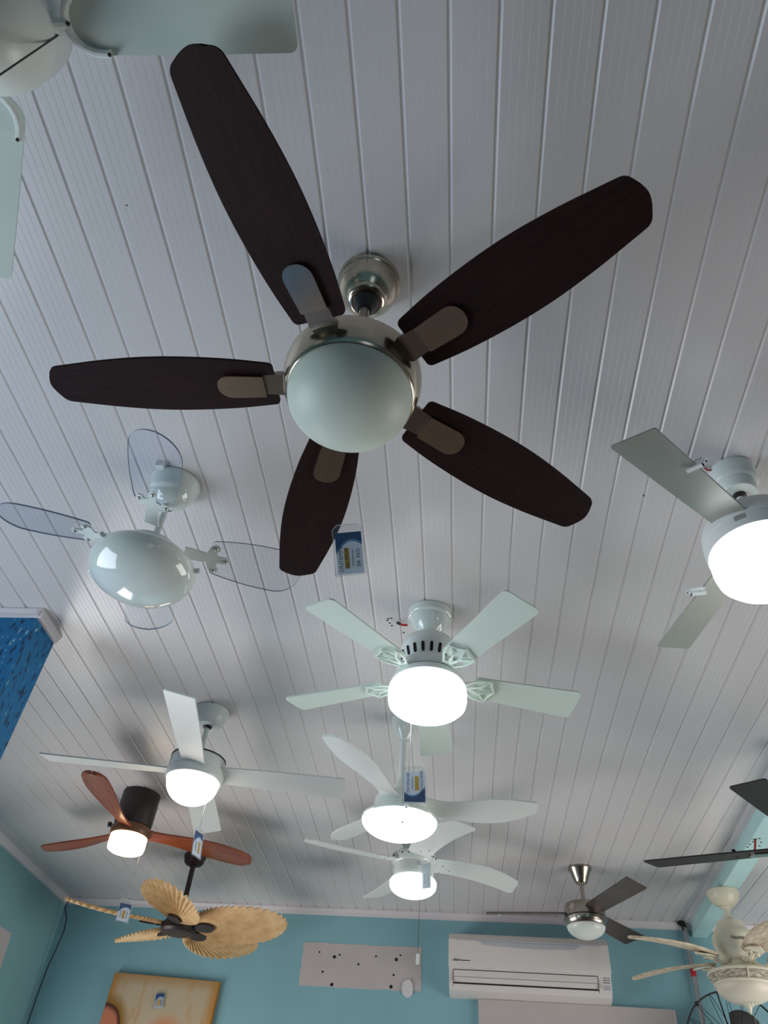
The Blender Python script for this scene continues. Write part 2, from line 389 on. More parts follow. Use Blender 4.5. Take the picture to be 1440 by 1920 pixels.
# unpainted rectangle with screw holes on the back wall
def ragged(x0, x1, z0, z1, n, amp):
    P = []
    for i in range(n): P.append((x0+(x1-x0)*i/n, z0+random.uniform(-amp, amp)))
    for i in range(n//2): P.append((x1+random.uniform(-amp, amp), z0+(z1-z0)*i/(n//2)))
    for i in range(n): P.append((x1-(x1-x0)*i/n, z1+random.uniform(-amp, amp)))
    for i in range(n//2): P.append((x0+random.uniform(-amp, amp), z1-(z1-z0)*i/(n//2)))
    return P
def wall_poly(name, pts, mat, parent, th=0.002):
    # pts in wall coordinates (x along, z up); sits on the wall's face (local y<0)
    mb = MB(); n = len(pts); k = 1/math.cos(R(2))
    v = [(x*k, 0.0, z) for x, z in pts]+[(x*k, -th, z) for x, z in pts]
    f = [tuple(range(n)), tuple(reversed(range(n, 2*n)))]+[(i, n+i, n+(i+1) % n, (i+1) % n) for i in range(n)]
    return mk(name, mb.add(v, f), mat, parent, smooth=False)
pp = wall_poly('plaster_patch', [p for p in ragged(-1.068, -0.238, 2.697, 2.96, 18, .004)], 'plaster', wb)
pp['label'] = 'unpainted grey plaster rectangle with screw holes'
def disc(mb, x, z, r, y): mb.add([(x+r*math.cos(2*math.pi*k/9), y, z+r*math.sin(2*math.pi*k/9)) for k in range(9)]+[(x, y+.0015, z)], [(k, (k+1) % 9, 9) for k in range(9)])
for px, py, rr in [(599, 1785, .006), (627, 1794, .011), (637, 1790, .006), (672, 1808, .007), (705, 1793, .006), (743, 1799, .011), (751, 1791, .006), (605, 1822, .007), (622, 1846, .011), (738, 1828, .007), (733, 1850, .011)]:
    d = ray(px, py); s = 5.735/(d.y+T2*d.x); P = CAM+d*s
    mb = MB(); disc(mb, P.x/math.cos(R(2)), P.z, rr, -0.004); mk('screw_hole', mb, 'hole', pp, smooth=False)
sk = wall_poly('filler_blob', [(-0.325+.04*math.cos(a*.6283)*random.uniform(.8, 1.1), 2.712+.055*math.sin(a*.6283)*random.uniform(.8, 1.1)) for a in range(10)], 'trim', wb, 0.012)
# left wall patch
lp = MB(); Pp = [(4.6, 2.36), (5.32, 2.36), (5.27, 2.6), (5.25, 2.772), (4.9, 2.765), (4.6, 2.77)]
lp.add([(XL+.002, y, z) for y, z in Pp]+[(XL-.01, y, z) for y, z in Pp], [tuple(range(6)), tuple(reversed(range(6, 12)))]+[(i, 6+i, 6+(i+1) % 6, (i+1) % 6) for i in range(6)])
mk('plaster_patch', lp, 'plaster', wl, smooth=False)
# old mounting holes on the ceiling beside the five-blade fan
for px, py in [(728, 1160), (734, 1159), (726, 1163), (731, 1168), (735, 1173), (757, 1186)]:
    p = at_z(px, py, H); mk('screw_hole', MB().lathe([(0.004, 0.004), (0.004, -0.0008)], 8), 'hole', ceil, p)
for px, py in [(1417, 1573), (1424, 1572), (1412, 1578), (1427, 1579), (1402, 1588), (1424, 1586), (1406, 1583)]:
    p = at_z(px, py, 3.098); mk('screw_hole', MB().lathe([(0.006, 0.004), (0.006, -0.0008)], 8), 'hole', beam, p)
for px, py in [(1207, 930), (238, 385), (1000, 1620)]:
    p = at_z(px, py, H); mk('screw_hole', MB().lathe([(0.0018, 0.004), (0.0018, -0.0008)], 8), 'hole', ceil, p)

# ------------------------------------------------------------------ ceiling fans
GF = 'ceiling fans on display'
def Z(prof): return [(r, z-H) for r, z in prof]
def dome(r, z, d, n=14, p=1.0):
    return [(r*math.cos(math.pi/2*i/n)**p if i < n else 0.0, z-d*math.sin(math.pi/2*i/n)) for i in range(n+1)]
def rod(root, z0, z1, r, mat, name='downrod'): return mk(name, MB().lathe(Z([(r, z0), (r, z1)]), 20), mat, root)

# --- 1 big dark-bladed fan in the middle
f1 = thing('ceiling_fan', 'large ceiling fan with five dark walnut blades, brushed nickel body and unlit opal bowl', 'ceiling fan', (-.221, .912, H), 0, GF)
mk('canopy', MB().lathe(Z([(.072, 3.183), (.079, 3.181), (.080, 3.172), (.078, 3.169), (.078, 3.163), (.075, 3.160), (.0735, 3.145), (.068, 3.125), (.057, 3.106), (.048, 3.098), (.0475, 3.092), (.044, 3.0865), (.036, 3.083), (.033, 3.083)])), 'nickel', f1)
mk('hanger_ball', MB().lathe(Z([(.031, 3.084), (.031, 3.078), (.029, 3.068), (.022, 3.058), (.0165, 3.046)]), 28), 'black', f1)
rod(f1, 3.07, 2.80, .0128, 'nickel2')
mh = mk('motor_housing', MB().lathe(Z([(.02, 2.803), (.05, 2.802), (.09, 2.799), (.122, 2.793), (.139, 2.785), (.143, 2.780)])), 'bronze', f1)
rg = mk('trim_ring', MB().lathe(Z([(.139, 2.781), (.1465, 2.774), (.1475, 2.762), (.1475, 2.752), (.144, 2.728), (.1375, 2.706), (.1335, 2.700), (.131, 2.698), (.126, 2.702)])), 'nickel', f1)
mk('glass_bowl', MB().lathe(Z([(.1285, 2.706)]+dome(.130, 2.699, .091, 16))), 'opal', f1)
b1m = blade_mesh('blade', 'walnut', .162, .662, ((.162, .114), (.25, .138), (.35, .151), (.44, .150), (.53, .134), (.60, .114), (.662, .095)), t=.0055, pitch=8.5, rc0=.01, rc1=.02, arc1=.010)
ir = blade_mesh('blade_iron', 'nickel', .186, .288, ((.186, .058), (.24, .062), (.288, .064)), t=.007, pitch=8.5, rc0=.002, rc1=.030, zoff=-.007, n=8)
arm = MB(); arm.poly([(.128, -.030), (.150, -.030), (.190, -.027), (.190, .027), (.150, .030), (.128, .030)], -.003, .007, pitch=8.5)
arm_m = arm.mesh('blade_arm', 'nickel2', False)
blades(f1, 5, -106.9, 2.745-H, b1m, (('blade_iron', ir), ('blade_arm', arm_m)))

# --- 2 white three-blade fan in the top left corner
f2 = thing('ceiling_fan', 'white ceiling fan with curved blade brackets, cut off at the top left corner', 'ceiling fan', (-.730, .250, H), 0, GF)
mk('canopy', MB().lathe(Z([(.07, 3.183), (.07, 3.15), (.05, 3.11), (.03, 3.10)])), 'white', f2)
rod(f2, 3.11, 2.90, .012, 'white')
mk('motor_housing', MB().lathe(Z([(.02, 2.925), (.06, 2.92), (.080, 2.90), (.090, 2.87), (.092, 2.835), (.091, 2.815), (.087, 2.805)])), 'white', f2)
mk('glass_bowl', MB().lathe(Z([(.082, 2.81), (.089, 2.80)]+dome(.091, 2.785, .112, 14))), 'opalwhite', f2)
b2m = blade_mesh('blade', 'mint', .108, .476, ((.108, .094), (.25, .107), (.476, .122)), t=.005, pitch=4, rc0=.04, rc1=.014)
ub = MB(); arcp = [(.158-.050*math.cos(a), .046*math.sin(a)) for a in [R(-90+18*i) for i in range(11)]]
ub.tube([(.168, -.046, -.010)]+[(x, y, -.010) for x, y in arcp]+[(.168, .046, -.010)], .0068, 10)
ub.tube([(.070, 0, -.012), (.110, 0, -.011)], .0088, 10)
ub_m = ub.mesh('blade_iron', 'white')
s2 = [('screw', MB().sphere((x, y, -.0165), .0034, 8, 6).mesh('screw', 'bronze')) for x, y in ((.167, -.046), (.167, .046), (.114, 0))]
blades(f2, 3, .2, 2.815-H, b2m, [('blade_iron', ub_m)]+s2)
pb = at_z(109, 66, 2.802)
mk('pull_chain', MB().tube([(f2.location.x*-.0+pb.x-f2.location.x-.012, pb.y-f2.location.y, 2.806-H), (pb.x-f2.location.x, pb.y-f2.location.y, 2.802-H), (pb.x-f2.location.x, pb.y-f2.location.y, 2.52-H)], .0015, 6), 'bronze', f2)

# --- 3 fan with clear acrylic blades
f3 = thing('ceiling_fan', 'ceiling fan with four clear transparent blades and glossy white oval body', 'ceiling fan', (-.918, 1.607, H), 0, GF)
mk('canopy', MB().lathe(Z([(.079, 3.183), (.083, 3.180), (.083, 3.174), (.080, 3.165), (.072, 3.140), (.058, 3.115), (.040, 3.098), (.022, 3.090), (.012, 3.088)])), 'whitegloss', f3)
mk('canopy_hook', MB().box(-.012, .012, -.105, -.085, -.022, 0.0), 'white', f3, (-.02, .0, 0), smooth=False)
rod(f3, 3.10, 2.90, .0105, 'white')
mk('motor_housing', MB().lathe(Z([(.014, 2.935), (.03, 2.93), (.036, 2.915), (.070, 2.908), (.090, 2.895), (.095, 2.87), (.115, 2.852), (.146, 2.840), (.154, 2.830), (.155, 2.824)])), 'whitegloss', f3)
mk('glass_bowl', MB().lathe(Z([(.152, 2.829), (.155, 2.825)]+dome(.1545, 2.822, .087, 18))), 'whitegloss', f3)
for a in (-118, 4, 90, 176):
    mk('thumb_screw', MB().lathe([(.007, 0), (.008, .004), (.008, .014), (.006, .017)], 12), 'white', f3, (.153*math.cos(R(a)), .153*math.sin(R(a)), 2.825-H), (0, R(90), R(a)))
b3m = blade_mesh('blade', ['acrylic', 'acryledge'], .178, .458, ((.178, .118), (.24, .142), (.31, .158), (.38, .160), (.458, .15)), t=.005, pitch=14, rc0=.012, rc1=.072, edge=1, arc1=.004)
bk = MB()
bk.poly([(.10, -.022), (.155, -.018), (.165, -.014), (.175, -.040), (.190, -.052), (.204, -.046), (.206, -.034), (.196, -.026), (.202, -.012), (.226, -.012), (.238, 0), (.226, .012), (.202, .012), (.196, .026), (.206, .034), (.204, .046), (.190, .052), (.175, .040), (.165, .014), (.155, .018), (.10, .022)], -.0085, -.0035, pitch=14)
bk_m = bk.mesh('blade_iron', 'white', False)
s3 = [('screw', MB().sphere((x, y*math.cos(R(14)), -.010-y*math.sin(R(14))), .0062, 10, 6, .8).mesh('screw', 'chain')) for x, y in ((.226, 0), (.192, -.042), (.192, .042))]
blades(f3, 4, -72.1, 2.918-H, b3m, [('blade_iron', bk_m)]+s3)

# --- 4 lit fan with silver blades at the right edge
f4 = thing('ceiling_fan', 'white ceiling fan with plain silver blades and lit lamp at the right edge', 'ceiling fan', (.818, 1.564, H), 0, GF)
mk('canopy', MB().lathe(Z([(.065, 3.183), (.0665, 3.181), (.0665, 3.128), (.063, 3.122), (.056, 3.118), (.054, 3.092), (.048, 3.084), (.020, 3.082)])), 'white', f4)
mk('hanger_ball', MB().lathe(Z([(.020, 3.083), (.019, 3.074), (.012, 3.07)]), 20), 'bronze', f4)
rod(f4, 3.08, 2.95, .0115, 'white')
mk('motor_housing', MB().lathe(Z([(.02, 2.975), (.035, 2.97), (.10, 2.965), (.128, 2.955), (.137, 2.935), (.139, 2.905), (.1395, 2.898), (.1365, 2.896), (.1365, 2.893), (.139, 2.891), (.139, 2.872), (.136, 2.855)])), 'whitesatin', f4)
mk('light_shade', MB().lathe(Z([(.130, 2.858), (.1345, 2.85), (.1335, 2.815), (.128, 2.79), (.112, 2.772), (.085, 2.763), (.0, 2.758)])), 'glow', f4)
mk('rating_label', MB().add([(-.014, 0, -.008), (.014, 0, -.008), (.014, 0, .008), (-.014, 0, .008)], [(0, 1, 2, 3)]), 'silver', f4, (.1395*math.cos(R(-125)), .1395*math.sin(R(-125)), 2.882-H), (R(2), 0, R(-125+90)), smooth=False)
b4m = blade_mesh('blade', 'silver', .118, .532, ((.118, .098), (.532, .122)), t=.006, pitch=11, rc0=.004, rc1=.006, sl0=-.05, sl1=-.12)
blades(f4, 3, -137.1, 2.912-H, b4m)
mk('supply_wire', MB().tube([(-.064, -.02, -.012), (-.075, -.022, -.012), (-.082, -.024, -.004)], .003, 6), 'red', f4)

# --- 5 lit five-blade fan in the centre
f5 = thing('ceiling_fan', 'white ceiling fan with five pale blades, leaf-shaped brackets and wide lit drum lamp', 'ceiling fan', (-.102, 2.277, H), 0, GF)
mk('canopy', MB().lathe(Z([(.080, 3.183), (.083, 3.181), (.083, 3.154), (.080, 3.150), (.074, 3.148), (.071, 3.14), (.060, 3.115), (.045, 3.096), (.032, 3.086), (.026, 3.080), (.022, 3.078)])), 'whitegloss', f5)
mk('hanger_ball', MB().lathe(Z([(.021, 3.082), (.020, 3.07), (.013, 3.062)]), 24), 'white', f5)
mh5 = mk('motor_housing', MB().lathe(Z([(.014, 3.075), (.03, 3.068), (.06, 3.060), (.088, 3.045), (.099, 3.025), (.103, 3.005), (.103, 2.992), (.101, 2.986), (.092, 2.954), (.090, 2.936), (.110, 2.932), (.114, 2.926), (.114, 2.906), (.110, 2.898)])), 'white', f5)
vm = MB().poly([(.006*math.cos(a)+(.012 if math.cos(a) > 0 else -.012), .0055*math.sin(a)) for a in [2*math.pi*i/14 for i in range(14)]], -.0015, .0015).mesh('vent_slot', 'hole', False)
for k in range(20):
    a = R(-100+18*k); ob('vent_slot', vm, mh5, (.0968*math.cos(a), .0968*math.sin(a), 2.969-H), (0, R(106), a))
mk('switch_ring', MB().lathe(Z([(.10, 2.885), (.126, 2.883), (.129, 2.878), (.129, 2.862), (.124, 2.856)])), 'white', f5)
mk('light_shade', MB().lathe(Z([(.128, 2.862), (.1345, 2.852), (.136, 2.84), (.136, 2.808), (.132, 2.79), (.118, 2.777), (.085, 2.768), (.0, 2.764)])), 'glow', f5)
b5m = blade_mesh('blade', 'mint', .165, .546, ((.165, .102), (.35, .118), (.546, .138)), t=.0055, pitch=11, rc0=.012, rc1=.02)
ip = MB(); ip.poly([(.095, -.018), (.14, -.022), (.15, 0), (.14, .022), (.095, .018)], -.0085, -.0035, pitch=11)
def pit(P, ph): return [(x, y*math.cos(R(ph))+z*math.sin(R(ph)), -y*math.sin(R(ph))+z*math.cos(R(ph))) for x, y, z in P]
ip.tube(pit([(.135, -.020, -.010), (.17, -.043, -.010), (.205, -.053, -.010), (.219, -.050, -.010), (.224, -.028, -.010), (.240, 0, -.010), (.224, .028, -.010), (.219, .050, -.010), (.205, .053, -.010), (.17, .043, -.010), (.135, .020, -.010)], 11), .0042, 8)
for sgn in (-1, 1):
    ip.tube(pit([(.140, 0, -.010), (.165, sgn*.006, -.011), (.19, sgn*.020, -.011), (.213, sgn*.046, -.010)], 11), .0034, 6)
ip.tube(pit([(.140, 0, -.010), (.16, -.012, -.011), (.19, -.014, -.011), (.232, 0, -.010), (.19, .014, -.011), (.16, .012, -.011), (.140, 0, -.010)], 11), .0032, 6)
ip_m = ip.mesh('blade_iron', 'mint')
blades(f5, 5, -128.3, 2.893-H, b5m, (('blade_iron', ip_m),))
c5 = at_y(771, 1352, 2.33)
mk('pull_chain', MB().tube([Vector((c5.x, c5.y, 2.80))-f5.location, Vector((c5.x, c5.y, 2.575))-f5.location], .0016, 6), 'chain', f5)
mk('supply_wire', MB().tube([at_z(764, 1172, 3.165)-f5.location, at_z(756, 1172, 3.165)-f5.location, at_z(749, 1170, 3.172)-f5.location], .0042, 6), 'red', f5)
mk('wire_nut', MB().tube([at_z(750, 1170, 3.171)-f5.location, at_z(745, 1168, 3.178)-f5.location], .006, 8), 'bronze', f5)

# --- 6 lit four-blade white fan on the left
f6 = thing('ceiling_fan', 'white ceiling fan with four slim white blades and glowing dome lamp above the brown fan', 'ceiling fan', (-1.139, 3.046, H), 0, GF)
mk('canopy', MB().lathe(Z([(.080, 3.183), (.084, 3.181), (.083, 3.172), (.078, 3.150), (.068, 3.125), (.055, 3.110), (.050, 3.105), (.022, 3.103)])), 'white', f6)
mk('hanger_ball', MB().lathe(Z([(.021, 3.104), (.020, 3.098), (.012, 3.094)]), 20), 'black', f6)
rod(f6, 3.10, 2.93, .011, 'white')
mk('rod_collar', MB().lathe(Z([(.0155, 2.99), (.0155, 2.94)]), 18), 'white', f6)
mk('motor_plate', MB().lathe(Z([(.10, 2.944), (.1215, 2.942), (.1215, 2.937)])), 'black', f6)
mk('motor_housing', MB().lathe(Z([(.03, 2.938), (.118, 2.938), (.121, 2.932), (.122, 2.90), (.122, 2.880), (.1205, 2.879), (.1205, 2.877), (.124, 2.876), (.1255, 2.864), (.124, 2.85), (.119, 2.842), (.112, 2.840)])), 'white', f6)
mk('light_shade', MB().lathe(Z([(.109, 2.845), (.1125, 2.842)]+dome(.1125, 2.838, .094, 14, .92))), 'glowdome', f6)
b6m = blade_mesh('blade', 'whitesatin', .112, .66, ((.112, .106), (.3, .122), (.66, .132)), t=.006, pitch=13, rc0=.006, rc1=.008, sl0=0, sl1=.08)
blades(f6, 4, -81.1, 2.882-H, b6m)
c6 = at_y(388, 1498, 3.12)
mk('pull_chain', MB().tube([Vector((c6.x, c6.y, 2.85))-f6.location, Vector((c6.x, c6.y, 2.675))-f6.location], .0013, 6), 'chain', f6)

# --- 7 brown propeller fan
f7 = thing('ceiling_fan', 'flush-mounted brown ceiling fan with three reddish carved wooden blades and warm lit drum', 'ceiling fan', (-1.760, 3.975, H), 0, GF)
mk('canopy', MB().lathe(Z([(.098, 3.183), (.103, 3.180), (.103, 3.13), (.104, 3.128), (.102, 3.02), (.098, 3.00), (.09, 2.998)])), 'bronze', f7)
mk('motor_housing', MB().lathe(Z([(.07, 3.0), (.095, 2.998), (.106, 2.985), (.108, 2.97), (.104, 2.95), (.098, 2.944)])), 'oakhub', f7)
mk('light_shade', MB().lathe(Z([(.094, 2.948), (.098, 2.944), (.098, 2.895), (.094, 2.876), (.08, 2.868), (.0, 2.864)])), 'glowwarm', f7)
b7m = blade_mesh('blade', 'mahogany', .07, .70, ((.07, .092), (.14, .076), (.24, .092), (.38, .132), (.50, .154), (.60, .148), (.70, .12)), c=((.07, 0), (.3, -.012), (.5, -.004), (.7, .02)), t=.009,
                 pitch=lambda s: 16-8*s, rc0=.01, rc1=.058, bend=lambda s, u: -.010*(1-u*u)*s+.006*s)
blades(f7, 3, -89.3, 2.975-H, b7m)
mk('housing_cap', MB().lathe([(.012, 0), (.013, .004), (.013, .02)], 14), 'black', f7, (-.104, -.03, 2.995-H), (0, R(-90), R(16)))
c7 = at_y(262, 1606, 4.0)
mk('pull_chain', MB().tube([Vector((c7.x, c7.y, 2.90))-f7.location, Vector((c7.x, c7.y, 2.64))-f7.location], .0012, 6), 'chain', f7)

# --- 8 palm leaf fan
f8 = thing('ceiling_fan', 'dark bronze ceiling fan with five pleated tan palm-leaf blades', 'ceiling fan', (-1.678, 4.868, H), 0, GF)
mk('canopy', MB().lathe(Z([(.066, 3.183), (.070, 3.180), (.069, 3.165), (.060, 3.150), (.064, 3.143), (.050, 3.125), (.03, 3.118), (.02, 3.115)])), 'bronze', f8)
rod(f8, 3.12, 2.83, .016, 'bronze')
mk('rod_collar', MB().lathe(Z([(.03, 2.86), (.034, 2.85), (.034, 2.81), (.03, 2.80)]), 24), 'bronze', f8)
mk('motor_housing', MB().lathe(Z([(.03, 2.815), (.075, 2.81), (.085, 2.795), (.085, 2.785), (.100, 2.780), (.106, 2.765), (.104, 2.742), (.092, 2.728), (.06, 2.720), (.02, 2.718)])), 'bronze', f8)
def leaf_mesh():
    a, b, x0 = .292, .182, .10; NA, NR = 92, 10; pz = []
    mb = MB(); v = []; f = []; ph = R(15)
    for lay in (0, 1):
        for i in range(NA+1):
            al = R(-88+176*i/NA); Rr = 2*a*math.cos(al)*b*b/(b*b*math.cos(al)**2+a*a*math.sin(al)**2)
            Rr = max(Rr, .012)*(1+.012*(i % 2))
            for j in range(NR+1):
                q = j/NR; x = x0+q*Rr*math.cos(al); y = q*Rr*math.sin(al)
                z = (.0085 if i % 2 else -.0085)*min(1, q*2.2)+.03*q*q*math.cos(al)-.018*(y/.17)**2*q + (.0016 if lay else 0)
                v.append((x, y*math.cos(ph)+z*math.sin(ph), -y*math.sin(ph)+z*math.cos(ph)))
    n = NR+1; O = (NA+1)*n
    for i in range(NA):
        for j in range(NR):
            p = i*n+j; f.append((p, p+1, p+n+1, p+n)); f.append((O+p, O+p+n, O+p+n+1, O+p+1))
        p = i*n+NR; f.append((p, O+p, O+p+n, p+n))
    return mb.add(v, f).mesh('leaf_blade', 'palm', False)
lm = leaf_mesh()
lpad = MB().poly([(.175+.062*math.cos(a), .042*math.sin(a)) for a in [2*math.pi*i/20 for i in range(20)]], -.016, -.006, pitch=15)
lpad.poly([(.06, -.016), (.13, -.02), (.13, .02), (.06, .016)], -.012, .004, pitch=15)
lpad_m = lpad.mesh('blade_iron', 'bronze', False)
blades(f8, 5, -82, 2.768-H, lm, (('blade_iron', lpad_m),), 'leaf_blade')

# --- 9 scimitar blade fan with saucer lamp
f9 = thing('ceiling_fan', 'white ceiling fan on a long rod with three swept blades and lit saucer lamp', 'ceiling fan', (-.236, 3.074, H), 0, GF)
mk('canopy', MB().lathe(Z([(.056, 3.183), (.060, 3.180), (.060, 3.165), (.054, 3.135), (.040, 3.105), (.026, 3.088), (.020, 3.08)])), 'whitegloss', f9)
rod(f9, 3.09, 2.83, .0135, 'white')
mk('rod_cover', MB().lathe(Z([(.016, 2.90), (.022, 2.885), (.035, 2.845), (.045, 2.825)]), 28), 'white', f9)
mk('motor_housing', MB().lathe(Z([(.03, 2.83), (.08, 2.826), (.105, 2.812), (.112, 2.79), (.112, 2.765), (.118, 2.75), (.135, 2.735), (.15, 2.725)])), 'whitegloss', f9)
mk('light_shade', MB().lathe(Z([(.148, 2.73), (.155, 2.72)]+dome(.1555, 2.716, .064, 16))), 'glow', f9)
mk('lamp_rim', MB().lathe(Z([(.149, 2.734), (.158, 2.727), (.159, 2.719), (.1555, 2.715), (.150, 2.72)])), 'whitegloss', f9)
b9m = blade_mesh('blade', 'whitesatin', .095, .572, ((.095, .10), (.17, .085), (.27, .112), (.36, .146), (.44, .145), (.51, .112), (.572, .066)), c=((.095, 0), (.25, .012), (.4, .0), (.5, -.012), (.572, -.026)), t=.009,
                 pitch=lambda s: 19-7*s, rc0=.01, rc1=.014, bend=lambda s, u: -.012*(1-u*u)*math.sin(math.pi*s)+.022*s*s)
blades(f9, 3, -113.3, 2.79-H, b9m)
mk('lamp_catch', MB().tube([(.02, -.105, 2.672-H), (.02, -.112, 2.676-H)], .007, 10), 'plastic', f9)
mk('lamp_catch', MB().tube([(.035, -.150, 2.712-H), (.036, -.160, 2.722-H)], .008, 10), 'plastic', f9)

# --- 10 hugger fan behind it
f10 = thing('ceiling_fan', 'white low-profile ceiling fan with four curved blades and lit round bowl', 'ceiling fan', (-.238, 4.303, H), 0, GF)
mk('canopy', MB().lathe(Z([(.088, 3.183), (.092, 3.18), (.090, 3.14), (.075, 3.10), (.06, 3.07), (.055, 3.04)])), 'white', f10)
mk('motor_housing', MB().lathe(Z([(.05, 3.05), (.10, 3.045), (.122, 3.03), (.126, 3.012), (.121, 3.00), (.118, 2.985), (.1135, 2.98), (.1125, 2.93), (.1135, 2.915), (.112, 2.905)])), 'whitegloss', f10)
mk('light_shade', MB().lathe(Z([(.108, 2.912), (.122, 2.905), (.1285, 2.893), (.1275, 2.88)]+dome(.127, 2.876, .058, 14)[1:])), 'glow', f10)
b10m = blade_mesh('blade', 'whitesatin', .10, .635, ((.10, .13), (.2, .135), (.35, .146), (.5, .142), (.635, .120)), c=((.10, -.01), (.25, -.024), (.4, -.014), (.52, .012), (.635, .052)), t=.006,
                  pitch=13, rc0=.02, rc1=.024)
s10 = [('screw', MB().sphere((x, y*math.cos(R(13)), -.004-y*math.sin(R(13))), .0045, 8, 6, .6).mesh('screw', 'zinc')) for x, y in ((.165, -.02), (.165, .045), (.215, .012))]
blades(f10, 4, 202.0, 3.000-H, b10m, s10)
for a in (-150, -118, -100, -76, -30, -16):
    mk('screw', MB().sphere((0, 0, 0), .005, 8, 6), 'bronze', f10, (.125*math.cos(R(a)), .125*math.sin(R(a)), 3.012-H))
mk('pull_switch', MB().box(-.009, .009, -.006, .002, -.012, .012), 'acgrey', f10, (.1135*math.cos(R(-72)), .1135*math.sin(R(-72)), 2.958-H), (0, 0, R(18)), smooth=False)
c10 = at_y(787, 1680, 4.33)
mk('pull_cord', MB().tube([Vector((c10.x, c10.y, 2.90))-f10.location, Vector((c10.x, c10.y, 2.555))-f10.location], .0012, 6), 'dark', f10)
mk('cord_pull', MB().tube([Vector((c10.x, c10.y, 2.558))-f10.location, Vector((c10.x, c10.y, 2.555))-f10.location, Vector((c10.x, c10.y, 2.512))-f10.location, Vector((c10.x, c10.y, 2.508))-f10.location], [.003, .009, .009, .004], 10), 'plastic', f10)

# --- 11 nickel fan near the air conditioner
f11 = thing('ceiling_fan', 'small brushed nickel ceiling fan with three grey-brown blades near the air conditioner', 'ceiling fan', (.739, 4.777, H), 0, GF)
mk('canopy', MB().lathe(Z([(.066, 3.183), (.069, 3.181), (.069, 3.174), (.064, 3.168), (.040, 3.108), (.034, 3.096), (.030, 3.092), (.012, 3.090)])), 'nickel2', f11)
rod(f11, 3.095, 2.975, .0125, 'nickel2')
mk('motor_housing', MB().lathe(Z([(.016, 2.995), (.03, 2.985), (.09, 2.980), (.108, 2.972), (.116, 2.955), (.118, 2.925), (.118, 2.905)])), 'nickel2', f11)
mk('motor_gap', MB().lathe(Z([(.116, 2.907), (.116, 2.899)])), 'black', f11)
mk('trim_ring', MB().lathe(Z([(.118, 2.901), (.1225, 2.897), (.122, 2.885), (.113, 2.862), (.108, 2.858)])), 'nickel2', f11)
mk('glass_bowl', MB().lathe(Z([(.106, 2.864)]+dome(.108, 2.860, .064, 14))), 'opalwhite', f11)
b11m = blade_mesh('blade', 'slatewood', .108, .572, ((.108, .108), (.572, .132)), t=.006, pitch=13, rc0=.004, rc1=.006, sl0=-.05, sl1=-.14)
blades(f11, 3, -68.8, 2.930-H, b11m)
mk('rating_label', MB().add([(-.011, 0, -.006), (.011, 0, -.006), (.011, 0, .006), (-.011, 0, .006)], [(0, 1, 2, 3)]), 'plastic', f11, (.1225*math.cos(R(-140)), .1225*math.sin(R(-140)), 2.886-H), (R(-8), 0, R(-50)), smooth=False)

# --- 12 dark fan hung from the beam at the right edge
f12 = thing('ceiling_fan', 'dark espresso-bladed ceiling fan cut off at the right edge by the beam', 'ceiling fan', (1.50, 3.215, 3.098), 0, GF)
def Zb(prof): return [(r, z-3.098) for r, z in prof]
mk('canopy', MB().lathe(Zb([(.066, 3.098), (.070, 3.095), (.066, 3.05), (.05, 3.02), (.03, 3.01)])), 'nickel2', f12)
mk('downrod', MB().lathe(Zb([(.0125, 3.02), (.0125, 2.83)]), 18), 'nickel2', f12)
mk('motor_housing', MB().lathe(Zb([(.03, 2.85), (.10, 2.84), (.13, 2.81), (.135, 2.77), (.125, 2.74), (.11, 2.73)])), 'nickel2', f12)
mk('glass_bowl', MB().lathe(Zb([(.105, 2.735)]+dome(.11, 2.73, .08, 12))), 'opal', f12)
b12m = blade_mesh('blade', 'espresso', .165, .705, ((.165, .12), (.4, .14), (.705, .15)), t=.006, pitch=9, rc0=.01, rc1=.012, arc1=-.0, sl1=.25)
ir12 = blade_mesh('blade_iron', 'nickel', .14, .30, ((.14, .05), (.24, .058), (.30, .058)), t=.007, pitch=9, rc0=.002, rc1=.028, zoff=-.007, n=8)
blades(f12, 5, 157.5, 2.745-3.098, b12m, (('blade_iron', ir12),))
mk('supply_wire', MB().tube([at_z(1416, 1574, 3.10)-f12.location, at_z(1416, 1584, 3.06)-f12.location, at_z(1415, 1598, 3.02)-f12.location], .006, 6), 'red', f12)

# --- 13 cream antique-style fan
f13 = thing('ceiling_fan', 'cream antique-style ceiling fan with weathered whitewashed blades and alabaster bowl with finial', 'ceiling fan', (1.555, 4.805, 3.098), 0, GF)
mk('canopy', MB().lathe(Zb([(.086, 3.098), (.090, 3.093), (.088, 3.080), (.080, 3.055), (.060, 3.028), (.044, 3.018), (.024, 3.014)])), 'cream', f13)
mk('hanger_ball', MB().lathe(Zb([(.030, 3.018), (.030, 3.008), (.022, 3.0), (.018, 2.998)]), 24), 'cream', f13)
mk('downrod', MB().lathe(Zb([(.0165, 3.0), (.0165, 2.962), (.021, 2.960), (.021, 2.93)]), 20), 'cream', f13)
mh13 = mk('motor_housing', MB().lathe(Zb([(.02, 2.942), (.05, 2.938), (.072, 2.928), (.078, 2.915), (.080, 2.900), (.092, 2.885), (.107, 2.868), (.113, 2.85), (.114, 2.838), (.112, 2.832), (.114, 2.826), (.112, 2.805), (.104, 2.788), (.100, 2.770), (.095, 2.752), (.086, 2.74), (.07, 2.732)])), 'cream', f13)
lt = ob('lettering', text_mesh('lettering', 'Hunter', .028, 'dark', .0006), mh13, (.1145*math.cos(R(-93)), .1145*math.sin(R(-93)), 2.822-3.098), (R(95), 0, R(-2)))
mk('switch_housing', MB().lathe(Zb([(.06, 2.735), (.064, 2.728), (.066, 2.70), (.060, 2.678), (.05, 2.672)])), 'cream', f13)
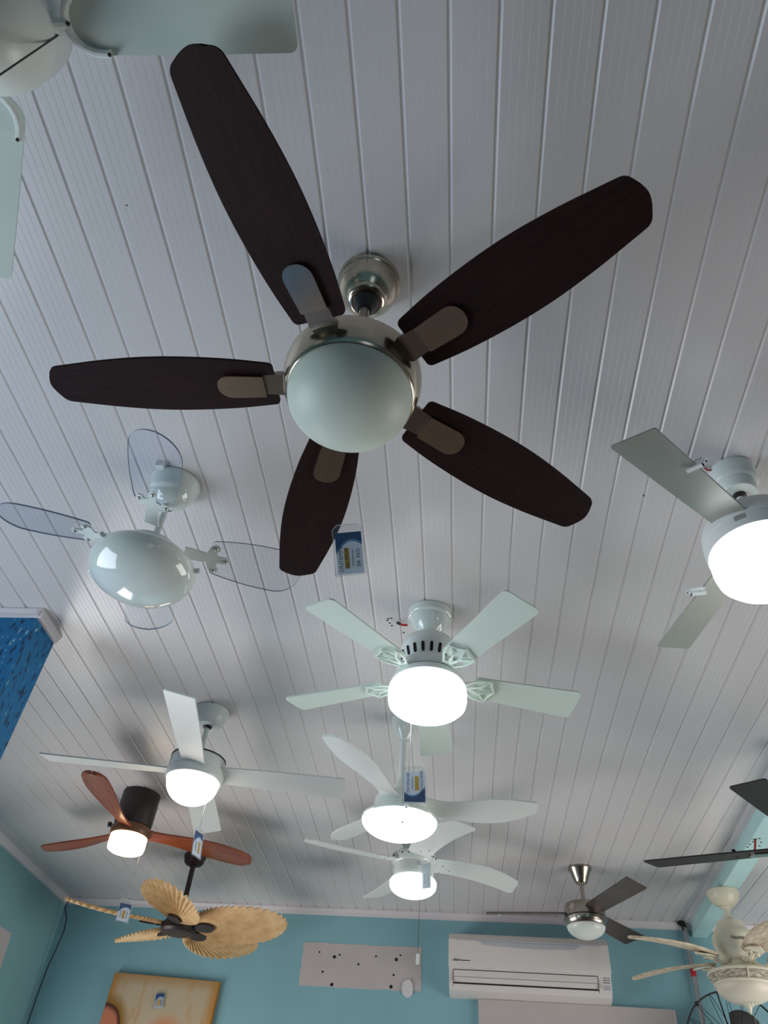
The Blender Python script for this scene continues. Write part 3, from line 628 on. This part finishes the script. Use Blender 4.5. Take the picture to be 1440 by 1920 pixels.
mk('shade_gallery', MB().lathe(Zb([(.05, 2.688), (.11, 2.686), (.165, 2.680), (.179, 2.672), (.181, 2.664), (.176, 2.660)])), 'cream', f13)
wbn = mk('woven_band', MB().lathe(Zb([(.175, 2.664), (.170, 2.650), (.154, 2.628), (.149, 2.622)])), 'weave', f13)
for k in range(6):
    a = R(-96+60*k); mk('band_rib', MB().tube([(.1765*math.cos(a), .1765*math.sin(a), 2.662-3.098), (.1715*math.cos(a), .1715*math.sin(a), 2.648-3.098), (.152*math.cos(a), .152*math.sin(a), 2.622-3.098)], .0035, 6), 'cream', wbn)
mk('trim_ring', MB().lathe(Zb([(.146, 2.626), (.1545, 2.622), (.156, 2.615), (.150, 2.609)])), 'cream', f13)
mk('glass_bowl', MB().lathe(Zb([(.147, 2.616)]+dome(.148, 2.611, .083, 16, .95))), 'creamglass', f13)
mk('finial', MB().lathe(Zb([(.036, 2.532), (.036, 2.528), (.022, 2.520), (.012, 2.508), (.008, 2.495), (.003, 2.486), (.0, 2.482)]), 24), 'cream', f13)
for dx in (.0, .016):
    mk('pull_chain', MB().tube([(dx, -.045, 2.60-3.098), (dx, -.05, 2.42-3.098)], .0014, 6), 'chain', f13)
b13m = blade_mesh('blade', 'whitewash', .15, .70, ((.15, .09), (.25, .14), (.40, .172), (.55, .160), (.70, .10)), t=.010, pitch=13, rc0=.03, rc1=.045, bend=lambda s, u: .014*math.sin(math.pi*s)+.003*math.cos(u*14))
i13 = MB()
i13.poly([(.16, -.026), (.20, -.046), (.245, -.040), (.275, -.012), (.29, 0), (.275, .012), (.245, .040), (.20, .046), (.16, .026)], -.014, -.006, pitch=13)
i13.tube([(.07, 0, -.006), (.10, 0, -.030), (.13, 0, -.034), (.16, 0, -.022), (.20, 0, -.014)], [.013, .012, .012, .014, .010], 10)
for sgn in (-1, 1): i13.tube(pit([(.15, 0, -.018), (.17, sgn*.022, -.024), (.20, sgn*.032, -.022), (.215, sgn*.018, -.02), (.20, sgn*.008, -.018)], 13), .006, 8)
blades(f13, 5, 205.4, 2.742-3.098, b13m, (('blade_iron', i13.mesh('blade_iron', 'cream')),))

# ------------------------------------------------------------------ white plastic clips on blades
def clip(name, label, p, rz, cat='clip', mat='plastic', sc=1.0):
    mb = MB(); mb.box(-.022, .022, -.006, .006, -.012, -.007); mb.box(-.022, .022, -.006, .006, .006, .010); mb.box(.018, .023, -.006, .006, -.012, .010)
    mb.box(.023, .031, -.004, .004, -.004, .002); mb.box(.028, .032, -.008, .008, -.004, .002)
    o = mk(name, mb, mat, None, p, (0, 0, rz), smooth=False); o.scale = (sc, sc, sc); return mark(o, label, cat)
clip('plastic_clip', 'white plastic clip on the upper silver blade at right', at_z(1302, 872, 2.905), R(-35))
clip('plastic_clip', 'white plastic clip on the lower silver blade at right', at_z(1308, 1108, 2.893), R(170))
clip('plastic_clip', 'tiny white clip on the left blade of the nickel fan', at_z(936, 1714, 2.940), R(80), sc=.6)
clip('plastic_clip', 'black clip on the dark blade crossing the beam', at_z(1378, 1600, 2.752), R(60), mat='black', sc=1.0)

# ------------------------------------------------------------------ price tags in clear sleeves
def price_tag(label, top, bot, w, face, lines, band='top', paper='paper', text_rot=90, plain=False):
    top = Vector(top); bot = Vector(bot); L = (top-bot).length
    zv = (top-bot).normalized(); face = Vector(face); nv = (face-zv*face.dot(zv)).normalized(); xv = nv.cross(zv)*-1
    xv = (-nv).cross(zv); xv.normalize()
    t = thing('price_tag', label, 'price tag', (0, 0, 0), 0, 'price tags in clear sleeves')
    t.matrix_world = Matrix(((xv.x, -nv.x, zv.x, top.x), (xv.y, -nv.y, zv.y, top.y), (xv.z, -nv.z, zv.z, top.z), (0, 0, 0, 1)))
    # local: x width, -y faces the viewer, z up; origin at the string hole
    sl = MB(); sl.add([(-w/2, -.0016, -L), (w/2, -.0016, -L), (w/2, -.0016, -.012), (w/2-.012, -.0016, 0), (-w/2+.012, -.0016, 0), (-w/2, -.0016, -.012)], [(0, 1, 2, 3, 4, 5)])
    sl.add([(-w/2, .0016, -L), (w/2, .0016, -L), (w/2, .0016, -.012), (w/2-.012, .0016, 0), (-w/2+.012, .0016, 0), (-w/2, .0016, -.012)], [(5, 4, 3, 2, 1, 0)])
    mk('sleeve', sl, 'sleeve', t, smooth=False)
    edge = MB().tube([(-w/2, 0, -L), (w/2, 0, -L), (w/2, 0, -.012), (w/2-.012, 0, 0), (-w/2+.012, 0, 0), (-w/2, 0, -.012)], .0009, 5, closed=True)
    mk('sleeve_edge', edge, 'plastic', t)
    cw = w*.86; x0, x1 = -cw/2, cw/2; z0, z1 = -L+.004, -.02; h = z1-z0
    cd = mk('card', MB().box(x0, x1, -.0005, .0005, z0, z1), paper, t, smooth=False)
    if not plain:
        def arc(amp0, n=12):  # circle-like boundary between band and white field, as fraction of height from band side
            out = []
            for i in range(n+1):
                u = -1+2*i/n; out.append((x0+cw*i/n, amp0+.20*(u-.25)**2))
            return out
        def flip(z): return z1-z*h if band == 'top' else z0+z*h
        def fl(x): return x if band == 'top' else -x
        def strip(nm, a, b, mat, y):
            mb = MB(); v = [(fl(x), y, flip(p)) for x, p in a]+[(fl(x), y, flip(p)) for x, p in b]; n = len(a)
            mb.add(v, [(i, i+1, n+i+1, n+i) for i in range(n-1)]); mk(nm, mb, mat, cd, smooth=False)
        top0 = [(x, 0.0) for x, p in arc(0)]
        strip('print_band', top0, arc(.20), 'navy', -.0008)
        strip('print_swoosh', [(x, p-.035) for x, p in arc(.20)], [(x, p+.02) for x, p in arc(.20)], 'skyblue', -.0011)
    k = len(lines)
    for i, (s, size, mat) in enumerate(lines):
        xx = (i-(k-1)/2)*cw/(k+.6)*(1 if text_rot > 0 else -1)
        zc = (z0+z1)/2-(.12*h if band == 'top' else -.12*h)
        if mat == 'yellow':
            mk('price_highlight', MB().box(xx-size*.55, xx+size*.55, -.0010, -.0006, zc-h*.24, zc+h*.24), 'yellow', cd, smooth=False); mat = 'ink'
        if not s:   # print too small to read in the photo: a plain dark line
            if size < .012: mk('print_line', MB().box(xx-size*.14, xx+size*.14, -.0014, -.0007, zc-h*.2, zc+h*.2), mat, cd, smooth=False)
            continue
        ob('lettering', text_mesh('lettering', s, size, mat), cd, (xx, -.0014, zc), (R(90), R(-text_rot), 0))
    return t
toc = lambda p: (CAM-Vector(p))
A, B = (-.272, 1.318, 2.725), (-.258, 1.392, 2.622)
price_tag('blue and white price tag in a clear sleeve hanging off the big dark fan blade', A, B, .076, toc(A), [('ONTEMPO', .014, 'ink'), ('R$1.999,99', .0115, 'yellow'), ('', .005, 'ink'), ('BR /NO', .0135, 'ink')])
A, B = (-.139, 2.325, 2.592), (-.133, 2.325, 2.468)
price_tag('blue and white price tag on the pull chain below the wide drum lamp', A, B, .078, toc(A)+Vector((.1, 0, .5)), [('BEACON HILL', .0135, 'ink'), ('', .0121, 'yellow'), ('', .005, 'ink'), ('BR PNG HL2', .012, 'ink')], band='bottom', text_rot=-90)
A = (c6.x, c6.y, 2.675); B = (c6.x+.012, c6.y, 2.555)
price_tag('narrow price tag seen nearly edge-on below the glowing dome lamp', A, B, .07, Vector((.97, -.30, -.1)), [('', .011, 'ink'), ('', .0121, 'yellow')])
A = (c7.x, c7.y, 2.642); B = (c7.x+.004, c7.y, 2.538)
price_tag('price tag in a clear sleeve hanging before the palm-leaf blades', A, B, .068, toc(A)+Vector((1.5, 0, 0)), [('', .010, 'ink'), ('', .0121, 'yellow'), ('', .009, 'ink')])
A = at_y(799, 1612, 4.16); B = at_y(800, 1667, 4.165)
price_tag('grey reversed price tag hanging before the lit round bowl', A, B, .055, toc(A)+Vector((-1.8, 0, 0)), [('', .0115, 'acgrey'), ('', .010, 'acgrey')], paper='papergrey', plain=True)

# ------------------------------------------------------------------ things on the back wall
# air conditioner
ac = thing('air_conditioner', 'white wall-mounted split air conditioner on the blue back wall', 'air conditioner', bw(.468, 2.67), R(-2))
AW = .512
prof = [(0, .345), (-.10, .348), (-.165, .340), (-.190, .322), (-.200, .295), (-.204, .15), (-.198, .13), (-.185, .06), (-.150, .016), (-.10, .0), (0, .0)]
def acx(prof, xa, xb):
    n = len(prof); mb = MB()
    return mb.add([(xa, y, z) for y, z in prof]+[(xb, y, z) for y, z in prof], [tuple(range(n)), tuple(reversed(range(n, 2*n)))]+[(i, n+i, n+(i+1) % n, (i+1) % n) for i in range(n)])
mk('body', acx(prof, -AW, AW), 'acwhite', ac, ang=25)
fp = mk('front_panel', acx([(-.186, .326), (-.200, .312), (-.212, .295), (-.216, .15), (-.212, .136), (-.200, .134), (-.190, .2)], -AW-.003, AW+.003), 'acwhite', ac, ang=25)
mk('top_slot', MB().box(-AW+.045, AW-.045, -.2155, -.195, .288, .296), 'acgrey', fp, smooth=False)
def front_y(z): return -.2165+(.001 if z > .2 else 0)
mk('panel_inset', MB().add([(-.32, -.2150, .286), (.34, -.2150, .286), (.30, -.2156, .262), (.05, -.2160, .254), (-.28, -.2156, .266)], [(0, 1, 2, 3, 4)]), 'acgrey', fp, smooth=False)
ob('lettering', text_mesh('lettering', 'ofuw', .024, 'dark', .0004), fp, (-.462, -.2170, .172), (R(90), 0, 0))
mk('logo_line', MB().box(-.435, -.375, -.2172, -.2160, .168, .172), 'dark', fp, smooth=False)
def acface(z): return cr([(.016, -.150), (.06, -.185), (.13, -.198), (.15, -.204)], z)
lv = mk('louver', MB().add([(-AW+.03, acface(.118)-.003, .118), (AW-.085, acface(.118)-.003, .118), (AW-.085, acface(.082)-.005, .082), (-AW+.03, acface(.082)-.005, .082)], [(0, 1, 2, 3)]), 'acwhite', ac, smooth=False)
mk('louver', MB().add([(-AW+.03, acface(.080)-.004, .080), (AW-.085, acface(.080)-.004, .080), (AW-.085, acface(.054)-.006, .054), (-AW+.03, acface(.054)-.006, .054)], [(0, 1, 2, 3)]), 'acwhite', ac, smooth=False)
gp = MB()
for z, th in ((.120, .0016), (.081, .001), (.049, .0036)): gp.box(-AW+.028, AW-.083, acface(z)-.0035, acface(z)+.004, z-th, z+th)
gp.box(-AW+.026, -AW+.029, acface(.08)-.006, acface(.08), .03, .121); gp.box(AW-.084, AW-.081, acface(.08)-.006, acface(.08), .03, .121)
mk('louver_gap', gp, 'dark', ac, smooth=False)
dp = MB().box(AW-.042, AW-.012, acface(.06)-.004, acface(.06)+.004, .050, .074)
mk('display', dp, 'acgrey', ac, smooth=False)
for z in (.088, .101, .114): mk('indicator', MB().box(AW-.018, AW-.012, acface(z)-.002, acface(z)+.002, z-.002, z+.002), 'dark', ac, smooth=False); mk('indicator_label', MB().box(AW-.05, AW-.024, acface(z)-.0016, acface(z)+.002, z-.001, z+.001), 'dark', ac, smooth=False)
# white board under it
wbd = mk('white_board', MB().box(-.615, .60, -.035, 0.0, -.5, 0).box(.60, .615, -.045, 0.0, -.5, -.006), 'plaster', None, bw(.755, 2.668), RB, smooth=False)
mark(wbd, 'plain white board fixed to the wall below the air conditioner', 'board')
# conduit with red band
cd = thing('conduit_pipe', 'grey metal conduit pipe with a red band running down the back wall', 'pipe', bw(1.528, 0.0, .03), R(-2))
mk('pipe', MB().tube([(0, 0, 0.0), (0, 0, 1.5), (0, 0, 2.9), (0, 0, 3.09), (0, 0, 3.12), (.004, -.004, 3.145)], .0165, 14), 'zinc', cd)
mk('elbow', MB().tube([(0, 0, 3.125), (0, 0, 3.150), (-.008, -.002, 3.166), (-.035, -.012, 3.176)], .0175, 12), 'black', cd)
mk('red_band', MB().lathe([(.0175, -.022), (.0185, -.020), (.0185, .020), (.0175, .022)], 18), 'red', cd, (0, 0, 2.878))
# black cable in the corner
cp = [at_y(130, 1684, 5.72), at_y(122, 1703, 5.74), at_y(125, 1722, 5.74), at_y(120, 1745, 5.75), at_y(105, 1780, 5.76), at_y(90, 1812, 5.79), at_y(72, 1860, 5.80), at_y(52, 1918, 5.81)]
q = cp[-1]; cp.append(Vector((-2.905, 5.81, 1.2)))
mark(mk('cable', MB().tube(cp, .0042, 8), 'dark', None), 'thin dark cable hanging down the left corner of the room', 'cable')
# canvas
pc = thing('canvas_painting', 'abstract tan and orange canvas painting hanging on the back wall', 'painting', bw(-1.985, 2.694, .002), 0)
pc.rotation_euler = (0, R(1.8), R(-2))
mk('canvas', MB().box(-.378, .378, -.034, 0, -.62, 0), 'canvas', pc, smooth=False)
mk('frame_strip', MB().box(.3782, .3795, -.0345, 0, -.62, .001), 'canvasedge', pc, smooth=False)
mk('frame_strip', MB().box(-.3795, -.3782, -.0345, 0, -.62, .001), 'canvasedge', pc, smooth=False)
mk('frame_strip', MB().box(-.3782, .3782, -.0345, 0, .0, .0015), 'canvasedge', pc, smooth=False)
A = bw(-2.000, 2.612, .045); B = bw(-1.992, 2.505, .047)
price_tag('small white price tag in a clear sleeve stuck on the orange canvas', A, B, .066, Vector((-.035, -1, 0)), [('', .011, 'ink'), ('', .0121, 'yellow'), ('', .006, 'ink')], text_rot=-90)

# black wall fan behind the cream fan's bowl
wf = thing('wall_fan', 'black wire-guard wall fan behind the cream bowl lamp', 'wall fan', (1.635, 5.40, 2.44), R(-2))
wf.rotation_euler = (R(0), 0, R(-2))
RG = .285
def ring(r, y, n=64): return [(r*math.cos(2*math.pi*i/n), y, r*math.sin(2*math.pi*i/n)) for i in range(n)]
g = mk('guard_ring', MB().tube(ring(RG, 0), .0055, 8, closed=True), 'black', wf)
wire = MB().tube([(RG, -.004, 0), (RG*.92, -.035, .004), (RG*.6, -.062, .006), (.05, -.07, .004)], .0018, 6).mesh('guard_wire', 'black')
wire2 = MB().tube([(RG, .004, 0), (RG*.92, .035, -.004), (RG*.6, .06, -.006), (.06, .07, -.004)], .0018, 6).mesh('guard_wire', 'black')
for k in range(18):
    for w_ in (wire, wire2): ob('guard_wire', w_, wf, (0, 0, 0), (0, R(20*k+8), 0))
stay = MB().tube([(RG, 0, 0), (.08, .05, 0)], .0045, 8).mesh('guard_stay', 'black')
for k in range(4): ob('guard_stay', stay, wf, (0, 0, 0), (0, R(-102+90*k), 0))
mk('guard_latch', MB().sphere((0, 0, 0), .013, 10, 8), 'black', wf, (RG*math.cos(R(132)), -.004, RG*math.sin(R(132))))
mk('hub', MB().lathe([(.0, .075), (.03, .072), (.05, .06), (.052, .0), (.05, -.03)], 28), 'black', wf, (0, 0, 0), (R(90), 0, 0))
mk('motor', MB().lathe([(.05, -.03), (.065, -.05), (.065, -.15), (.05, -.18)], 28), 'black', wf, (0, 0, 0), (R(90), 0, 0))
mk('wall_bracket', MB().box(-.03, .03, .15, .262, -.05, .02).box(-.06, .06, .245, .264, -.11, .07), 'black', wf, smooth=False)
bf = MB(); NB = 14; v = []; f = []
for i in range(NB+1):
    a = R(-40+80*i/NB); edge_r = .09+.115*max(0.0, math.cos(a*1.5))**.5
    for j, rr in enumerate((.045, edge_r*.6+.02, edge_r)):
        v.append((rr*math.sin(a+.25*rr/.2), .030*a, rr*math.cos(a+.25*rr/.2)))
for i in range(NB):
    for j in range(2): f.append((i*3+j, i*3+j+1, (i+1)*3+j+1, (i+1)*3+j))
nv = len(v); v2 = [(x, y+.004, z) for x, y, z in v]; bf.add(v, f); bf.add(v2, [tuple(reversed(q)) for q in f])
bfm = bf.mesh('blade', 'black')
for k in range(3): ob('blade', bfm, wf, (0, 0, 0), (0, R(22+120*k), 0))
